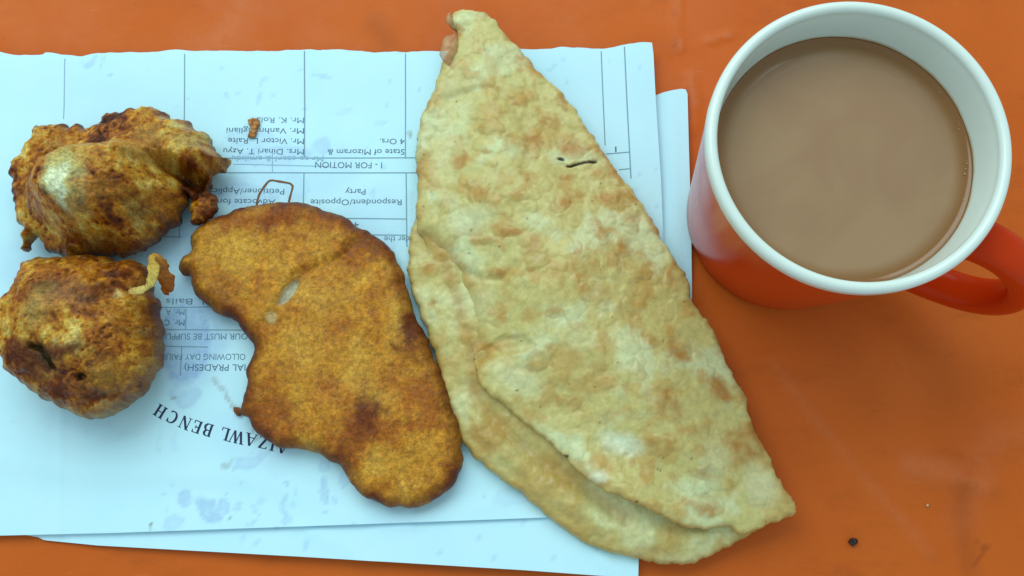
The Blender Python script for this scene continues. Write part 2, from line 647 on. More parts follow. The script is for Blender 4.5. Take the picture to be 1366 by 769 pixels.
GREASE = [  # px, py, rx, ry, rotation, strength
    (247, 455, 38, 58, 0.0, 0.75), (258, 420, 30, 26, 0.2, 0.55), (232, 300, 34, 26, 0.4, 0.5), (300, 330, 40, 40, 0, 0.4),  # patches between fritters and patty hold painted shade as well as grease
    (365, 210, 60, 14, 0.1, 0.42), (430, 195, 14, 14, 0, 0.38), (335, 185, 36, 12, 0.0, 0.30), (330, 262, 45, 18, -0.1, 0.42),
    (395, 250, 20, 25, 0.3, 0.30), (512, 222, 5, 6, 0, 0.4), (500, 258, 7, 4, -.6, 0.35), (304, 130, 5, 5, 0, 0.45),
    (350, 112, 3, 14, -0.5, 0.25), (347, 135, 4, 10, -0.2, 0.3), (428, 101, 14, 2.5, -0.1, 0.3), (318, 128, 2, 2, 0, .3),
    (149, 101, 5, 4, 0, 0.45), (138, 94, 4, 3, 0, 0.35), (122, 85, 8, 5, 0.2, 0.4), (140, 83, 3, 6, .7, .3),
    (810, 80, 3, 3, 0, .2), (738, 93, 12, 3, 0.5, 0.3), (460, 150, 14, 5, .4, .18), (510, 165, 10, 4, .2, .2),
    (247, 666, 10, 9, 0.6, 0.5), (232, 696, 15, 9, 0, 0.28), (277, 680, 12, 22, 0.75, 0.55), (298, 676, 9, 8, 0, 0.45),
    (320, 676, 8, 5, 0.5, 0.35), (343, 677, 5, 6, 0, 0.28), (380, 672, 5, 15, 0.1, 0.45), (355, 668, 6, 5, 0, 0.28),
    (381, 647, 3, 3, 0, 0.5), (392, 675, 3, 6, 0, 0.3), (395, 655, 2, 5, 0, .3), (435, 656, 7, 17, 0.1, 0.5), (449, 666, 4, 6, 0, 0.35),
    (380, 694, 7, 6, 0, 0.35), (337, 698, 5, 4, 0, .3), (307, 692, 4, 4, 0, .35), (436, 687, 3, 3, 0, .4), (460, 640, 5, 12, 0, .3),
    (224, 680, 3, 3, 0, .3), (222, 662, 3, 2, 0, .3), (304, 663, 2, 2, 0, .4), (432, 622, 8, 10, .2, .3),
    (335, 617, 22, 9, 0.45, 0.40), (350, 606, 14, 6, .5, .35), (252, 533, 18, 15, 0.0, 0.40), (232, 526, 6, 6, 0, 0.4),
    (520, 325, 12, 20, 0, .25), (215, 345, 18, 20, 0, .4), (235, 590, 4, 14, 0.1, 0.13), (215, 588, 3, 16, -0.1, 0.13),
    (326, 718, 3, 8, 0, 0.35), (345, 722, 3, 4, .5, .45), (412, 727, 4, 5, 0, 0.4), (374, 730, 2, 2, 0, .4), (390, 745, 2, 2, 0, .3),
    (20, 560, 4, 3, 0, .12), (545, 290, 8, 40, 0, .22), (690, 660, 30, 12, .3, .18),
]
HALO = [(335, 225, 95, 52, 0.0, .20), (250, 440, 62, 88, 0.0, .42), (238, 315, 60, 42, .3, .34), (425, 225, 70, 42, .1, .14), (340, 590, 70, 40, -.4, .12),
        (500, 300, 60, 60, .4, .14), (60, 350, 70, 60, 0, .2), (110, 555, 60, 24, 0, .14), (550, 680, 60, 20, .3, .12)]  # soft grease round the food; beside the fritters it also paints their shade
DIRT = [(289, 508, 4, 7, .5, .4), (297, 519, 4, 8, .7, .35), (305, 531, 3, 8, .5, .45), (311, 543, 4, 6, .4, .5), (202, 698, 2.5, 4, 0.4, 0.85), (307, 693, 3, 1.2, .8, .5), (300, 622, 8, 6, 0.0, 0.35), (310, 616, 7, 3, .6, .25),
        (203, 704, 2.2, 1.5, 0, .7), (232, 531, 4, 2, .8, .5), (545, 181, 3, 6, 0.1, 0.6), (250, 131, 2, 2, 0, .4), (337, 575, 4, 6, .3, .35),
        (341, 588, 6, 3, .7, .4), (285, 97, 1.5, 1.5, 0, .4), (312, 626, 3, 4, 0, .2)]


def paper_fn(zfun, thick, stains):
    def fn(x, y, d):
        z = zfun(x, y)
        g = np.zeros(len(x))
        dd = np.zeros(len(x))
        if stains:
            wx = fbm(x, y, 0.006, 3, 2.0) * 0.0016
            wy = fbm(x, y, 0.006, 3, 6.0) * 0.0016
            for a, b, rx, ry, ro, s in GREASE:
                r = spot(x + wx, y + wy, a, b, 0.001, rx, ry, ro)
                g = np.maximum(g, s * (1 - smooth(0.80, 1.12, r)) * (0.72 + 0.28 * smooth(0.2, 1.0, r)))
            for a, b, rx, ry, ro, s in DIRT:
                r = spot(x + wx * .5, y + wy * .5, a, b, 0.001, rx, ry, ro)
                dd = np.maximum(dd, s * (1 - smooth(0.5, 1.2, r)))
            for a, b, rx, ry, ro, s in HALO:
                r = spot(x + wx, y + wy, a, b, 0.001, rx, ry, ro)
                g = np.maximum(g, s * (1 - smooth(0.55, 1.15, r)))
            tiny = worley(x, y, 0.009, 5)
            g = np.maximum(g, 0.3 * (1 - smooth(0.05, 0.11, tiny[0])) * (tiny[2] > 0.72) * smooth(-0.14, -0.10, x))
        return z, z - thick, {'grease': g, 'dirt': dd}
    return fn


under = shell('paper_sheet', UNDER, 0.0016, paper_fn(under_z, 0.00012, True), PAPER, crisp=True)
tag(under, 'lower sheet of white paper showing along the bottom edge and beside the mug', 'paper')
top = empty('paper_sheet', (0, 0, 0))
shell('sheet', TOP, 0.00095, paper_fn(top_z, 0.00012, True), PAPER, top, crisp=True)
tag(top, 'upper printed sheet with a torn top edge, grease spots and upside-down lettering', 'paper')

INK = plain_mat('printing_ink', (0.11, 0.19, 0.26), 0.7, 0.2)
INK_SOFT = plain_mat('faded_printing_ink', (0.15, 0.26, 0.35), 0.7, 0.2)
INK_RULE = plain_mat('ruling_ink', (0.20, 0.35, 0.45), 0.7, 0.2)
INK_GHOST = plain_mat('show_through_and_crease', (0.27, 0.46, 0.62), 0.7, 0.2)
INK_DARK = plain_mat('heading_ink', (0.03, 0.04, 0.09), 0.7, 0.2)
RUST = plain_mat('rust', (0.20, 0.10, 0.05), 0.8, 0.2)


def on_paper(xy, lift):
    return np.column_stack([xy, top_z(xy[:, 0], xy[:, 1]) + lift])


def print_text(s, p0, p1, cap, mat, bold=0.0):
    """lettering from p0 to p1 (photo survey of the baseline), cap height in photo pixels; reads upside down"""
    cu = bpy.data.curves.new('lettering', 'FONT')
    cu.body = s
    cu.size = 1.0
    cu.resolution_u = 3
    cu.offset = bold
    tmp = bpy.data.objects.new('lettering', cu)
    COL.objects.link(tmp)
    bpy.context.view_layer.update()
    me = bpy.data.meshes.new_from_object(tmp.evaluated_get(bpy.context.evaluated_depsgraph_get()))
    bpy.data.objects.remove(tmp)
    bpy.data.curves.remove(cu)
    n = len(me.vertices)
    co = np.empty(n * 3)
    me.vertices.foreach_get('co', co)
    co = co.reshape(-1, 3)
    a, b = at([p0, p1], 0.001)
    ux = (b - a) / np.linalg.norm(b - a)
    uy = np.array([-ux[1], ux[0]])
    sx = np.linalg.norm(b - a) / (co[:, 0].max() - co[:, 0].min())
    sy = cap * PX / 0.69
    xy = a + np.outer((co[:, 0] - co[:, 0].min()) * sx, ux) + np.outer(co[:, 1] * sy, uy)
    me.vertices.foreach_set('co', on_paper(xy, 0.00007).ravel())
    return finish('lettering', me, mat, top, False)


for args in (
    ('Mr. K. Rola', (406, 158), (343, 157.5), 8, INK_SOFT), ('Mr. Vanhmingliani', (406, 172), (303, 171.5), 8, INK),
    ('Mr. Victor L. Ralte', (406, 186), (305, 185), 8, INK), ('Mrs. Dinari T. Azyu', (406, 200), (299, 199), 8, INK),
    ('State of Mizoram &', (540, 200), (437, 200), 8, INK), ('4 Ors.', (540, 186), (507, 186), 8, INK),
    ('I - FOR MOTION', (510, 217.5), (421, 217), 8.5, INK), ('Party', (488, 253), (461, 253), 8, INK),
    ('Respondent/Opposite', (536, 267), (415, 267), 8, INK), ('Petitioner/Applicant', (380, 253), (268, 252), 8, INK),
    ('Advocate for', (368, 267), (292, 266), 8, INK), ('4', (479, 297), (473, 297), 8, INK), ('Under the', (560, 316), (513, 316), 8, INK_SOFT),
    ('1', (822, 197), (820, 197), 8, INK), ('J. Bails', (276, 399), (222, 399), 8, INK_SOFT),
    ('Mr. A', (247, 413), (222, 413), 8, INK_SOFT), ('Mr. C', (247, 427), (220, 427), 8, INK),
    ('OUR MUST BE SUPPLIED', (331, 445.5), (207, 445.5), 8, INK_SOFT), ('OLLOWING DAY FAILING', (328, 472.5), (207, 472.5), 8, INK_SOFT),
    ('IAL PRADESH)', (328, 486.5), (247, 486.5), 8.5, INK), ('Mr to eter? & amikdu', (432, 209), (310, 209), 8, INK_GHOST),
):
    print_text(*args, bold=0.0)


def rule(p0, p1, w, mat):
    a, b = at([p0, p1], 0.001)
    k = max(2, int(np.linalg.norm(b - a) / 0.002))
    t = np.linspace(0, 1, k)[:, None]
    c = a + (b - a) * t
    nrm = np.array([-(b - a)[1], (b - a)[0]]) / np.linalg.norm(b - a) * w * PX / 2
    V = np.concatenate([on_paper(c + nrm, 0.00005), on_paper(c - nrm, 0.00005)])
    i = np.arange(k - 1)
    q = np.stack([i, k + i, k + i + 1, i + 1], 1)
    return mesh_arrays('ruled_line', V, q, [], mat, top)


for p0, p1, w in (((248, 74), (246, 190), 1.5), ((407.5, 71), (406.5, 212), 1.7), ((406, 231), (405, 282), 1.5), ((541.5, 74), (541, 212), 1.5),
                  ((542, 231), (543, 330), 1.5), ((801.5, 71), (807, 195), 1.5), ((832, 66), (841, 240), 1.6), ((270, 212), (562, 211.5), 1.5),
                  ((270, 231.5), (562, 231.5), 1.5), ((455, 292), (543, 293), 1.5), ((490, 314), (543, 314.5), 1.4), ((808, 206.5), (839, 205), 1.5),
                  ((825, 228), (841, 227), 1.4), ((240, 290), (240, 317), 1.4), ((205, 316), (242, 317), 1.4), ((213, 411), (282, 410), 1.3),
                  ((205, 440), (335, 441), 1.3), ((205, 462), (278, 463.5), 1.3), ((243, 463), (241, 502), 1.3), ((249, 411), (248, 440), 1.3)):
    rule(p0, p1, w, INK_RULE)
for p0, p1, w in (((90, 82), (86, 160), 1.3), ((312, 220), (440, 223), 1.2), ((364, 200), (364, 232), 1.2)):  # leftmost line paints the shade line of a crease; the others show through
    rule(p0, p1, w, INK_GHOST)

# the serif heading: strokes on a unit cap height (x, y), thick stems and thin hairlines
TK, TN, SF = 0.17, 0.07, 0.10


def bar(x0, y0, x1, y1, w):
    d = np.array([x1 - x0, y1 - y0])
    n = np.array([-d[1], d[0]]) / np.linalg.norm(d) * w / 2
    a, b = np.array([x0, y0]), np.array([x1, y1])
    return [a + n, a - n, b - n, b + n]


def arc(cx, cy, rx, ry, a0, a1, k=10):
    out = []
    for i in range(k):
        s0, s1 = [math.radians(a0 + (a1 - a0) * (i + j) / k) for j in (0, 1)]
        w0, w1 = [TN / 2 + (TK - TN) / 2 * abs(math.cos(s)) for s in (s0, s1)]
        out.append([np.array([cx + (rx + o * w) * math.cos(s), cy + (ry + o * w) * math.sin(s)]) for s, w, o in
                    ((s0, w0, 1), (s0, w0, -1), (s1, w1, -1), (s1, w1, 1))])
    return out


def ser(x, y, w=0.34):
    return bar(x - w / 2, y, x + w / 2, y, 0.055)


GL = {
    'A': (0.80, [bar(0.08, 0, 0.40, 1, TN), bar(0.42, 1, 0.70, 0, TK), bar(0.2, 0.34, 0.6, 0.34, TN), ser(0.08, 0.02, .26), ser(0.70, 0.02)]),
    'I': (0.40, [bar(0.2, 0, 0.2, 1, TK), ser(.2, .02), ser(.2, .98)]),
    'Z': (0.70, [bar(.06, .97, .64, .97, TN), bar(.58, .97, .12, .03, TK), bar(.06, .03, .66, .03, TN), bar(.08, .8, .08, 1, TN), bar(.64, 0, .64, .2, TN)]),
    'W': (1.10, [bar(.12, 1, .36, 0, TK), bar(.36, 0, .54, .95, TN), bar(.54, 1, .78, 0, TK), bar(.78, 0, 1.0, 1, TN), ser(.12, .98), ser(.54, .98, .28), ser(1.0, .98, .26)]),
    'L': (0.68, [bar(.2, 0, .2, 1, TK), ser(.2, .98), bar(.06, .03, .62, .03, TN), bar(.62, 0, .62, .26, TN)]),
    'B': (0.72, [bar(.2, 0, .2, 1, TK), bar(.06, .98, .4, .98, TN), bar(.06, .02, .42, .02, TN), bar(.2, .53, .42, .53, TN)] + arc(.40, .755, .19, .225, -90, 90) + arc(.42, .275, .22, .255, -90, 90)),
    'E': (0.70, [bar(.2, 0, .2, 1, TK), bar(.06, .97, .60, .97, TN), bar(.06, .03, .62, .03, TN), bar(.2, .52, .46, .52, TN), bar(.60, .76, .60, 1, TN), bar(.63, 0, .63, .26, TN), bar(.46, .40, .46, .64, TN)]),
    'N': (0.84, [bar(.16, 0, .16, 1, TN), bar(.16, 1, .68, 0, TK), bar(.68, 0, .68, 1, TN), ser(.12, .98, .24), ser(.16, .02, .28), ser(.68, .98, .28)]),
    'C': (0.76, arc(.42, .5, .32, .48, 48, 312, 18) + [bar(.63, .68, .63, 1, TN)]),
    'H': (0.84, [bar(.2, 0, .2, 1, TK), bar(.64, 0, .64, 1, TK), bar(.2, .52, .64, .52, TN), ser(.2, .02), ser(.2, .98), ser(.64, .02), ser(.64, .98)]),
}
HEAD = [('A', 378, 597, -.20), ('I', 364.5, 593.5, -.20), ('Z', 352, 590.5, -.21), ('A', 335.4, 587, -.22), ('W', 316.4, 583.5, -.22), ('L', 301, 579.5, -.24),
        ('B', 278.3, 574, -.29), ('E', 263.7, 570, -.33), ('N', 247.6, 564.5, -.40), ('C', 230.7, 557, -.47), ('H', 214.6, 549.3, -.52)]
for ch, px, py, tilt in HEAD:
    w, polys = GL[ch]
    c = at([(px, py)], 0.001)[0]
    ang = math.pi + tilt
    ux, uy = np.array([math.cos(ang), math.sin(ang)]), np.array([-math.sin(ang), math.cos(ang)])
    V, q = [], []
    for pl in polys:
        q.append([len(V) + i for i in range(4)])
        V += [c + ((p[0] - w / 2) * 1.14 * ux + (p[1] - 0.5) * uy) * 15.8 * PX for p in pl]
    V = np.array(V)
    lift = 0.00005 + 0.000004 * (np.arange(len(V)) // 4)
    mesh_arrays('heading_letter', np.column_stack([V, top_z(V[:, 0], V[:, 1]) + lift]), q, [], INK_DARK, top, smooth_shade=False)


def ribbon(name, px, w, mat, z_off=0.00009):
    c = spline(at(px, 0.001), 0.0008, False)
    t = np.gradient(c, axis=0)
    t /= np.linalg.norm(t, axis=1)[:, None]
    nn = np.stack([-t[:, 1], t[:, 0]], 1)
    k = len(c)
    ww = (w * PX / 2 * (1 + 0.35 * perlin(np.arange(k) * 0.4, np.zeros(k), 1.3)))[:, None]
    V = np.concatenate([on_paper(c + nn * ww, z_off), on_paper(c - nn * ww, z_off)])
    i = np.arange(k - 1)
    return mesh_arrays(name, V, np.stack([i, k + i, k + i + 1, i + 1], 1), [], mat, top)


ribbon('rust_mark', [(343, 276), (346, 262), (354, 249), (361, 242), (372, 243), (388, 246), (391, 249), (388, 262), (384, 277)], 3.0, RUST)

# ------------------------------------------------------------------ fried food
PAP = 0.0019           # level the food rests on (top of the paper)


def add_spots(c, x, y, z, lst, wob=0.0012, seed=3.0):
    wx, wy = fbm(x, y, 0.005, 3, seed) * wob, fbm(x, y, 0.005, 3, seed + 9) * wob
    for px, py, rx, ry, ro, colr, s in lst:
        r = spot(x + wx, y + wy, px, py, z, rx, ry, ro)
        c = mixc(c, S(*colr), s * (1 - smooth(0.2, 1.25, r)))
    return c


def wrap(x, y, z, px, py, zc, ztop):
    """surface coordinates that run on down the steep flanks instead of stretching"""
    c = at([(px, py)], zc)[0]
    dx, dy = x - c[0], y - c[1]
    r = np.sqrt(dx * dx + dy * dy) + 1e-6
    k = np.clip(ztop - z, 0, None) * 0.45 * smooth(0.0, 0.012, r) / r
    return x + dx * k, y + dy * k


# ---- fritter with the loose flap
FRIT = food_mat('fried_batter', 0.36, 0.0008, 0.26, 0.00042, 0.26, 0.03)
FRY = [(60, 22, 2), (118, 56, 6), (174, 106, 18), (198, 150, 46), (212, 186, 100)]


def fry_colour(t):
    """browning of the batter: 0 dark crust ... 1 pale egg"""
    k = np.array([S(*q) for q in FRY])
    return np.stack([np.interp(t, np.linspace(0, 1, len(FRY)), k[:, i]) for i in range(3)], 1)


def flakes(x, y, seed):
    """torn crusty layers: relief in metres and a random number per flake"""
    wx, wy = x + fbm(x, y, 0.006, 4, seed + 1, .6) * 0.0034, y + fbm(x, y, 0.006, 4, seed + 5, .6) * 0.0034
    a = worley(wx, wy * 1.25, 0.0085, int(seed))
    b = worley(wx * 1.3 + wy * .4, wy * 1.5, 0.0034, int(seed) + 3)
    ra = (a[2] - 0.5) * smooth(0.0, 0.22, a[1] - a[0])
    rb = (b[2] - 0.5) * smooth(0.0, 0.25, b[1] - b[0])
    crease = (1 - smooth(0.0, 0.14, a[1] - a[0])) * 0.8 + (1 - smooth(0, 0.12, b[1] - b[0])) * 0.35
    return 0.0011 * ra + 0.00035 * rb - 0.0002 * crease, ra + 0.6 * rb, crease
F1_PX = [(13, 239), (14, 221), (29, 206), (40, 189), (47, 174), (69, 166), (89, 168), (114, 169), (129, 166), (146, 154), (166, 148),
         (186, 146), (209, 141), (223, 149), (237, 162), (252, 164), (269, 176), (283, 187), (292, 203), (307, 217), (297, 224), (286, 234),
         (279, 247), (288, 263), (290, 277), (282, 289), (274, 297), (258, 299), (253, 286), (255, 270), (252, 256), (247, 258), (248, 264),
         (246, 276), (242, 291), (229, 306), (211, 319), (189, 331), (170, 341), (120, 342), (82, 344), (70, 337), (52, 325), (47, 318),
         (42, 326), (40, 333), (27, 333), (30, 317), (24, 294), (18, 266)]
F1_FLAP = [(120, 165), (150, 150), (210, 130), (240, 150), (275, 165), (325, 210), (305, 232), (286, 230), (272, 224), (262, 226), (250, 221), (240, 222), (232, 214),
           (224, 213), (215, 221), (200, 226), (180, 224), (165, 212), (158, 196), (135, 185)]
F1_CAVE = [(218, 222), (232, 220), (250, 226), (264, 230), (276, 230), (272, 240), (264, 250), (252, 250), (244, 244), (232, 236), (222, 232)]


def f1_fn(x, y, d):
    zl = 0.016
    body = 1 - smooth(0.0, 1.0, spot(x, y, 140, 258, zl, 125, 92, 0.1))
    flap_sd = poly_sd(x, y, F1_FLAP, 0.020)
    H = 0.011 + 0.019 * smooth(0, 0.75, body)
    tail = 1 - smooth(0.5, 1.2, spot(x, y, 270, 272, 0.012, 26, 40))
    H = lerp(H, 0.0065, tail)
    prof = dome(d, 0.019) ** 0.9
    z = 0.0085 + H * prof
    wob = fbm(x, y, 0.004, 3, 77.0) * 0.0008
    z = z + (0.0015 + 0.0040 * smooth(at([(150, 0)], .02)[0, 0], at([(215, 0)], .02)[0, 0], x)) * smooth(-0.0008, 0.0020, flap_sd + wob) * smooth(0, 0.004, d) * (1 - 0.4 * smooth(0.006, 0.02, flap_sd))
    z = z - 0.0115 * smooth(-0.0012, 0.0014, poly_sd(x, y, F1_CAVE, 0.014) + wob) * smooth(0, 0.002, d)
    for px, py, r, h in ((72, 198, 15, -0.0035), (66, 184, 22, 0.002), (105, 262, 26, 0.0022), (150, 300, 30, 0.0012), (210, 180, 25, 0.003),
                         (180, 210, 18, 0.0022), (40, 230, 22, 0.0014), (255, 190, 22, 0.0022), (130, 205, 25, -0.002), (60, 300, 20, -.0015),
                         (175, 265, 22, -0.0022), (205, 262, 26, 0.002), (32, 320, 14, -0.004)):
        z = z + h * np.exp(-spot(x, y, px, py, 0.025, r) ** 2) * smooth(0, 0.005, d)
    edge = smooth(0, 0.003, d)
    x0, y0 = x, y
    x, y = wrap(x, y, z, 140, 255, 0.02, 0.04)
    wx = x + fbm(x, y, 0.008, 2, 1.0) * 0.003
    wy = y + fbm(x, y, 0.008, 2, 5.0) * 0.003
    n1 = fbm(x, y, 0.010, 4, 2.0)
    rg = ridged(wx, wy, 0.006, 4, 3.0)
    fz, fid, crs = flakes(x, y, 3.0)
    z = z + edge * (0.0008 * n1 + 0.0008 * (rg - 0.5) + fz + 0.0003 * (ridged(wx, wy, 0.0028, 3, 23.0) - 0.5) + 0.0002 * fbm(x, y, 0.0020, 4, 9.0, .6))
    zb = np.minimum(z - 0.0008, PAP + 0.008 * (1 - dome(d, 0.010)))
    z = np.where(d <= 0, 0.0085 + 0.0015 * fbm(x, y, 0.01, 2, 4.0), z)
    m1 = fbm(wx, wy, 0.016, 6, 44.0, 0.62)
    tone = 0.58 + 0.48 * m1 + 0.20 * fid + 0.34 * (rg - 0.62) - 0.14 * crs
    pit = worley(x + fbm(x, y, 0.003, 2, 8.0) * 0.001, y, 0.0024, 21)
    pits = (1 - smooth(0.12, 0.34, pit[0])) * (pit[2] > 0.62)
    tone = tone + 0.20 * fbm(x, y, 0.0030, 4, 66.0, 0.65) - 0.30 * pits
    z = z - 0.0004 * pits * smooth(0, 0.003, d)
    c = fry_colour(np.clip(tone, 0, 1))
    c = add_spots(c, x0, y0, 0.026, [
        (100, 215, 55, 22, -0.2, (182, 142, 56), .75), (108, 235, 26, 40, 0, (178, 160, 84), .7), (106, 255, 26, 42, 0.05, (196, 190, 120), .9),
        (104, 264, 13, 24, 0, (216, 226, 186), .95), (150, 268, 30, 16, 0.1, (176, 118, 34), .6), (72, 199, 15, 9, .3, (92, 36, 8), .9),  # brightest pale spot paints a highlight into the exposed egg white
        (60, 190, 20, 30, .5, (140, 78, 20), .6), (30, 250, 18, 45, 0, (142, 84, 26), .6), (105, 318, 75, 14, 0.0, (112, 48, 8), .85),
        (195, 310, 45, 16, 0.55, (104, 44, 8), .8), (180, 275, 16, 24, -.3, (88, 40, 14), .75), (210, 268, 24, 20, 0.2, (162, 108, 34), .6),
        (195, 200, 28, 26, 0, (168, 122, 60), .55), (200, 175, 34, 18, -.3, (176, 136, 62), .6), (245, 185, 20, 12, -.4, (178, 158, 92), .65), (236, 225, 18, 9, -.4, (96, 38, 8), .85),  # dark spot at the end paints the shade in the flap's hollow
        (262, 222, 18, 10, -.2, (120, 54, 12), .7), (262, 275, 12, 26, .1, (112, 56, 16), .6), (270, 268, 9, 10, 0, (154, 106, 46), .6), (286, 212, 16, 12, -.6, (150, 96, 34), .6),
        (150, 180, 16, 9, 0, (172, 100, 24), .6), (60, 330, 20, 10, 0, (150, 120, 40), .5), (35, 315, 10, 24, 0, (128, 66, 14), .6), (140, 228, 30, 7, .1, (170, 120, 40), .5)], 0.0030)
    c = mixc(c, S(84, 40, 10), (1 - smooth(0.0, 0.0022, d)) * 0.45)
    c = c * (1 + 0.22 * fbm(x, y, 0.0016, 3, 12.0))[:, None]
    return z, zb, {'albedo': c}


F1_OUT = spline(at(F1_PX, 0.010), 0.0008)
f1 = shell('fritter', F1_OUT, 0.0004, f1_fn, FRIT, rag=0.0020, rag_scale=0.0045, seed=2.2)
tag(f1, 'lumpy fried fritter with a loose ragged flap on its right side', 'fritter', 'fried fritters on the paper')

# ---- round fritter with the curl
F2_PX = [(29, 351), (49, 348), (78, 343), (114, 341), (140, 344), (162, 349), (178, 345), (192, 352), (199, 364), (202, 382), (208, 404), (214, 430),
         (216, 460), (211, 489), (198, 512), (182, 531), (159, 547), (137, 558), (107, 555), (84, 544), (58, 531), (36, 515), (16, 500), (6, 479),
         (2, 447), (2, 421), (8, 398), (23, 378), (31, 362)]


def f2_fn(x, y, d):
    zl = 0.026
    r = spot(x, y, 106, 445, zl, 118, 118)
    prof = dome(d, 0.021) ** 0.85
    z = 0.013 + (0.017 + 0.006 * (1 - smooth(0, 1, r))) * prof
    edge = smooth(0, 0.003, d)
    for px, py, rr, h in ((60, 480, 22, -0.0022), (95, 478, 16, 0.0015), (118, 502, 7, -0.0028), (145, 505, 28, 0.0026), (120, 540, 26, -0.0012), (150, 395, 14, -0.0022),
                          (125, 380, 26, 0.0018), (60, 420, 30, 0.0016), (165, 430, 20, 0.002), (90, 440, 20, -0.001), (38, 470, 16, 0.0016), (185, 356, 10, -0.003)):
        z = z + h * np.exp(-spot(x, y, px, py, zl, rr) ** 2) * edge
    sl = line_dist(x, y, [(52, 464), (64, 468), (73, 480), (82, 494)], zl)
    z = z - 0.0030 * np.exp(-(sl / 0.0009) ** 2) * edge
    x0, y0 = x, y
    x, y = wrap(x, y, z, 106, 448, 0.02, 0.036)
    wx = x + fbm(x, y, 0.008, 2, 11.0) * 0.003
    wy = y + fbm(x, y, 0.008, 2, 15.0) * 0.003
    n1 = fbm(x, y, 0.011, 4, 22.0)
    rg = ridged(wx, wy, 0.0065, 4, 13.0)
    fz, fid, crs = flakes(x, y, 6.0)
    z = z + edge * (0.0008 * n1 + 0.0008 * (rg - 0.5) + fz + 0.0003 * (ridged(wx, wy, 0.0028, 3, 23.0) - 0.5) + 0.0002 * fbm(x, y, 0.0020, 4, 9.0, .6))
    rim = line_dist(x0, y0, [(200, 500), (170, 520), (135, 532), (105, 548)], 0.022)
    z = z - 0.0014 * np.exp(-(rim / 0.0008) ** 2) * edge
    zb = np.minimum(z - 0.0008, PAP + 0.012 * (1 - dome(d, 0.014)))
    z = np.where(d <= 0, 0.013 + 0.0015 * fbm(x, y, 0.01, 2, 4.0), z)
    m1 = fbm(wx, wy, 0.017, 6, 54.0, 0.62)
    tone = 0.55 + 0.48 * m1 + 0.18 * fid + 0.32 * (rg - 0.62) - 0.14 * crs
    pit = worley(x + fbm(x, y, 0.003, 2, 8.0) * 0.001, y, 0.0024, 21)
    pits = (1 - smooth(0.12, 0.34, pit[0])) * (pit[2] > 0.62)
    tone = tone + 0.20 * fbm(x, y, 0.0030, 4, 66.0, 0.65) - 0.30 * pits
    z = z - 0.0004 * pits * smooth(0, 0.003, d)
    c = fry_colour(np.clip(tone, 0, 1))
    c = add_spots(c, x0, y0, zl, [
        (65, 412, 26, 34, 0, (170, 140, 66), .75), (110, 395, 40, 26, 0, (160, 112, 60), .55), (52, 480, 50, 24, -.2, (80, 30, 5), .95), (105, 474, 40, 16, .2, (84, 32, 5), .92),
        (60, 515, 52, 22, -.5, (98, 42, 8), .8), (150, 500, 30, 26, .3, (166, 124, 44), .7), (165, 425, 26, 30, 0, (150, 92, 22), .6), (135, 388, 30, 12, .2, (108, 48, 8), .8),
        (30, 395, 20, 26, .5, (138, 76, 20), .6), (118, 502, 6, 6, 0, (28, 18, 10), .95), (185, 375, 16, 18, 0, (110, 52, 14), .6), (140, 543, 45, 9, .3, (170, 146, 96), .6),
        (72, 478, 10, 16, .6, (50, 44, 20), .8), (62, 466, 12, 5, -.2, (44, 42, 20), .7), (196, 440, 16, 50, 0, (122, 62, 14), .6), (76, 500, 18, 6, -.1, (164, 118, 50), .6),
        (128, 435, 3, 2, 0, (50, 26, 10), .9), (162, 388, 14, 5, .3, (196, 172, 106), .7), (95, 356, 50, 8, .05, (150, 88, 26), .6), (105, 520, 20, 9, .3, (140, 80, 20), .6)], 0.0028, 31.0)
    c = mixc(c, S(48, 44, 22), np.exp(-(sl / 0.0010) ** 2) * 0.85)
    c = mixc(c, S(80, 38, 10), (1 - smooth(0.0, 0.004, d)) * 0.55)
    c = c * (1 + 0.22 * fbm(x, y, 0.0016, 3, 42.0))[:, None]
    return z, zb, {'albedo': c}


f2 = empty('fritter')
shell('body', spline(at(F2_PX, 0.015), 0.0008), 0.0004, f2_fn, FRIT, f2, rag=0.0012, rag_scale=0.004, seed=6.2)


def strip(name, px, zs, w, cols, parent, flat=0.5, wid=None):
    p = np.concatenate([np.concatenate([at([q], z)[0], [z]])[None] for q, z in zip(px, zs)])
    a = spline(p, 0.0006, False)
    n = len(a)
    t = np.linspace(0, 1, n)
    ww = w * PX * (np.interp(t, *wid) if wid else 1.0) * (1 + 0.5 * perlin(t * 9, t * 0, 3.3) + 0.3 * perlin(t * 21, t * 0, 7.3))
    c = np.repeat(np.stack([np.interp(t, np.linspace(0, 1, len(cols)), [S(*q)[k] for q in cols]) for k in range(3)], 1), 12, 0)
    c = np.concatenate([c, c[:1], c[-1:]])
    return sweep(name, a, ww, FRIT, parent, 12, (0.1, 0.2, 1), flat, {'albedo': c})


strip('batter_curl', [(172, 388), (184, 388), (195, 384), (202, 374), (205, 362), (203, 350), (202, 340)], [.0285, .031, .033, .0345, .035, .034, .033],
      5.4, [(196, 160, 82), (206, 184, 106), (200, 180, 96), (190, 160, 66), (170, 128, 44)], f2, 0.3, ([0, .15, .5, .85, 1], [.5, 1, 1, 1.1, .45]))
strip('batter_curl', [(202, 341), (209, 345), (215, 354), (220, 367), (222, 380), (219, 392)], [.0325, .032, .030, .027, .024, .021],
      7.6, [(176, 124, 44), (164, 100, 30), (158, 88, 26), (150, 78, 22)], f2, 0.25, ([0, .2, .6, .9, 1], [.5, 1, 1.25, 1.1, .4]))
rebase(f2, (*at([(106, 450)], 0)[0], PAP))
tag(f2, 'round browned fried fritter with a thin pale curl at its top right', 'fritter', 'fried fritters on the paper')

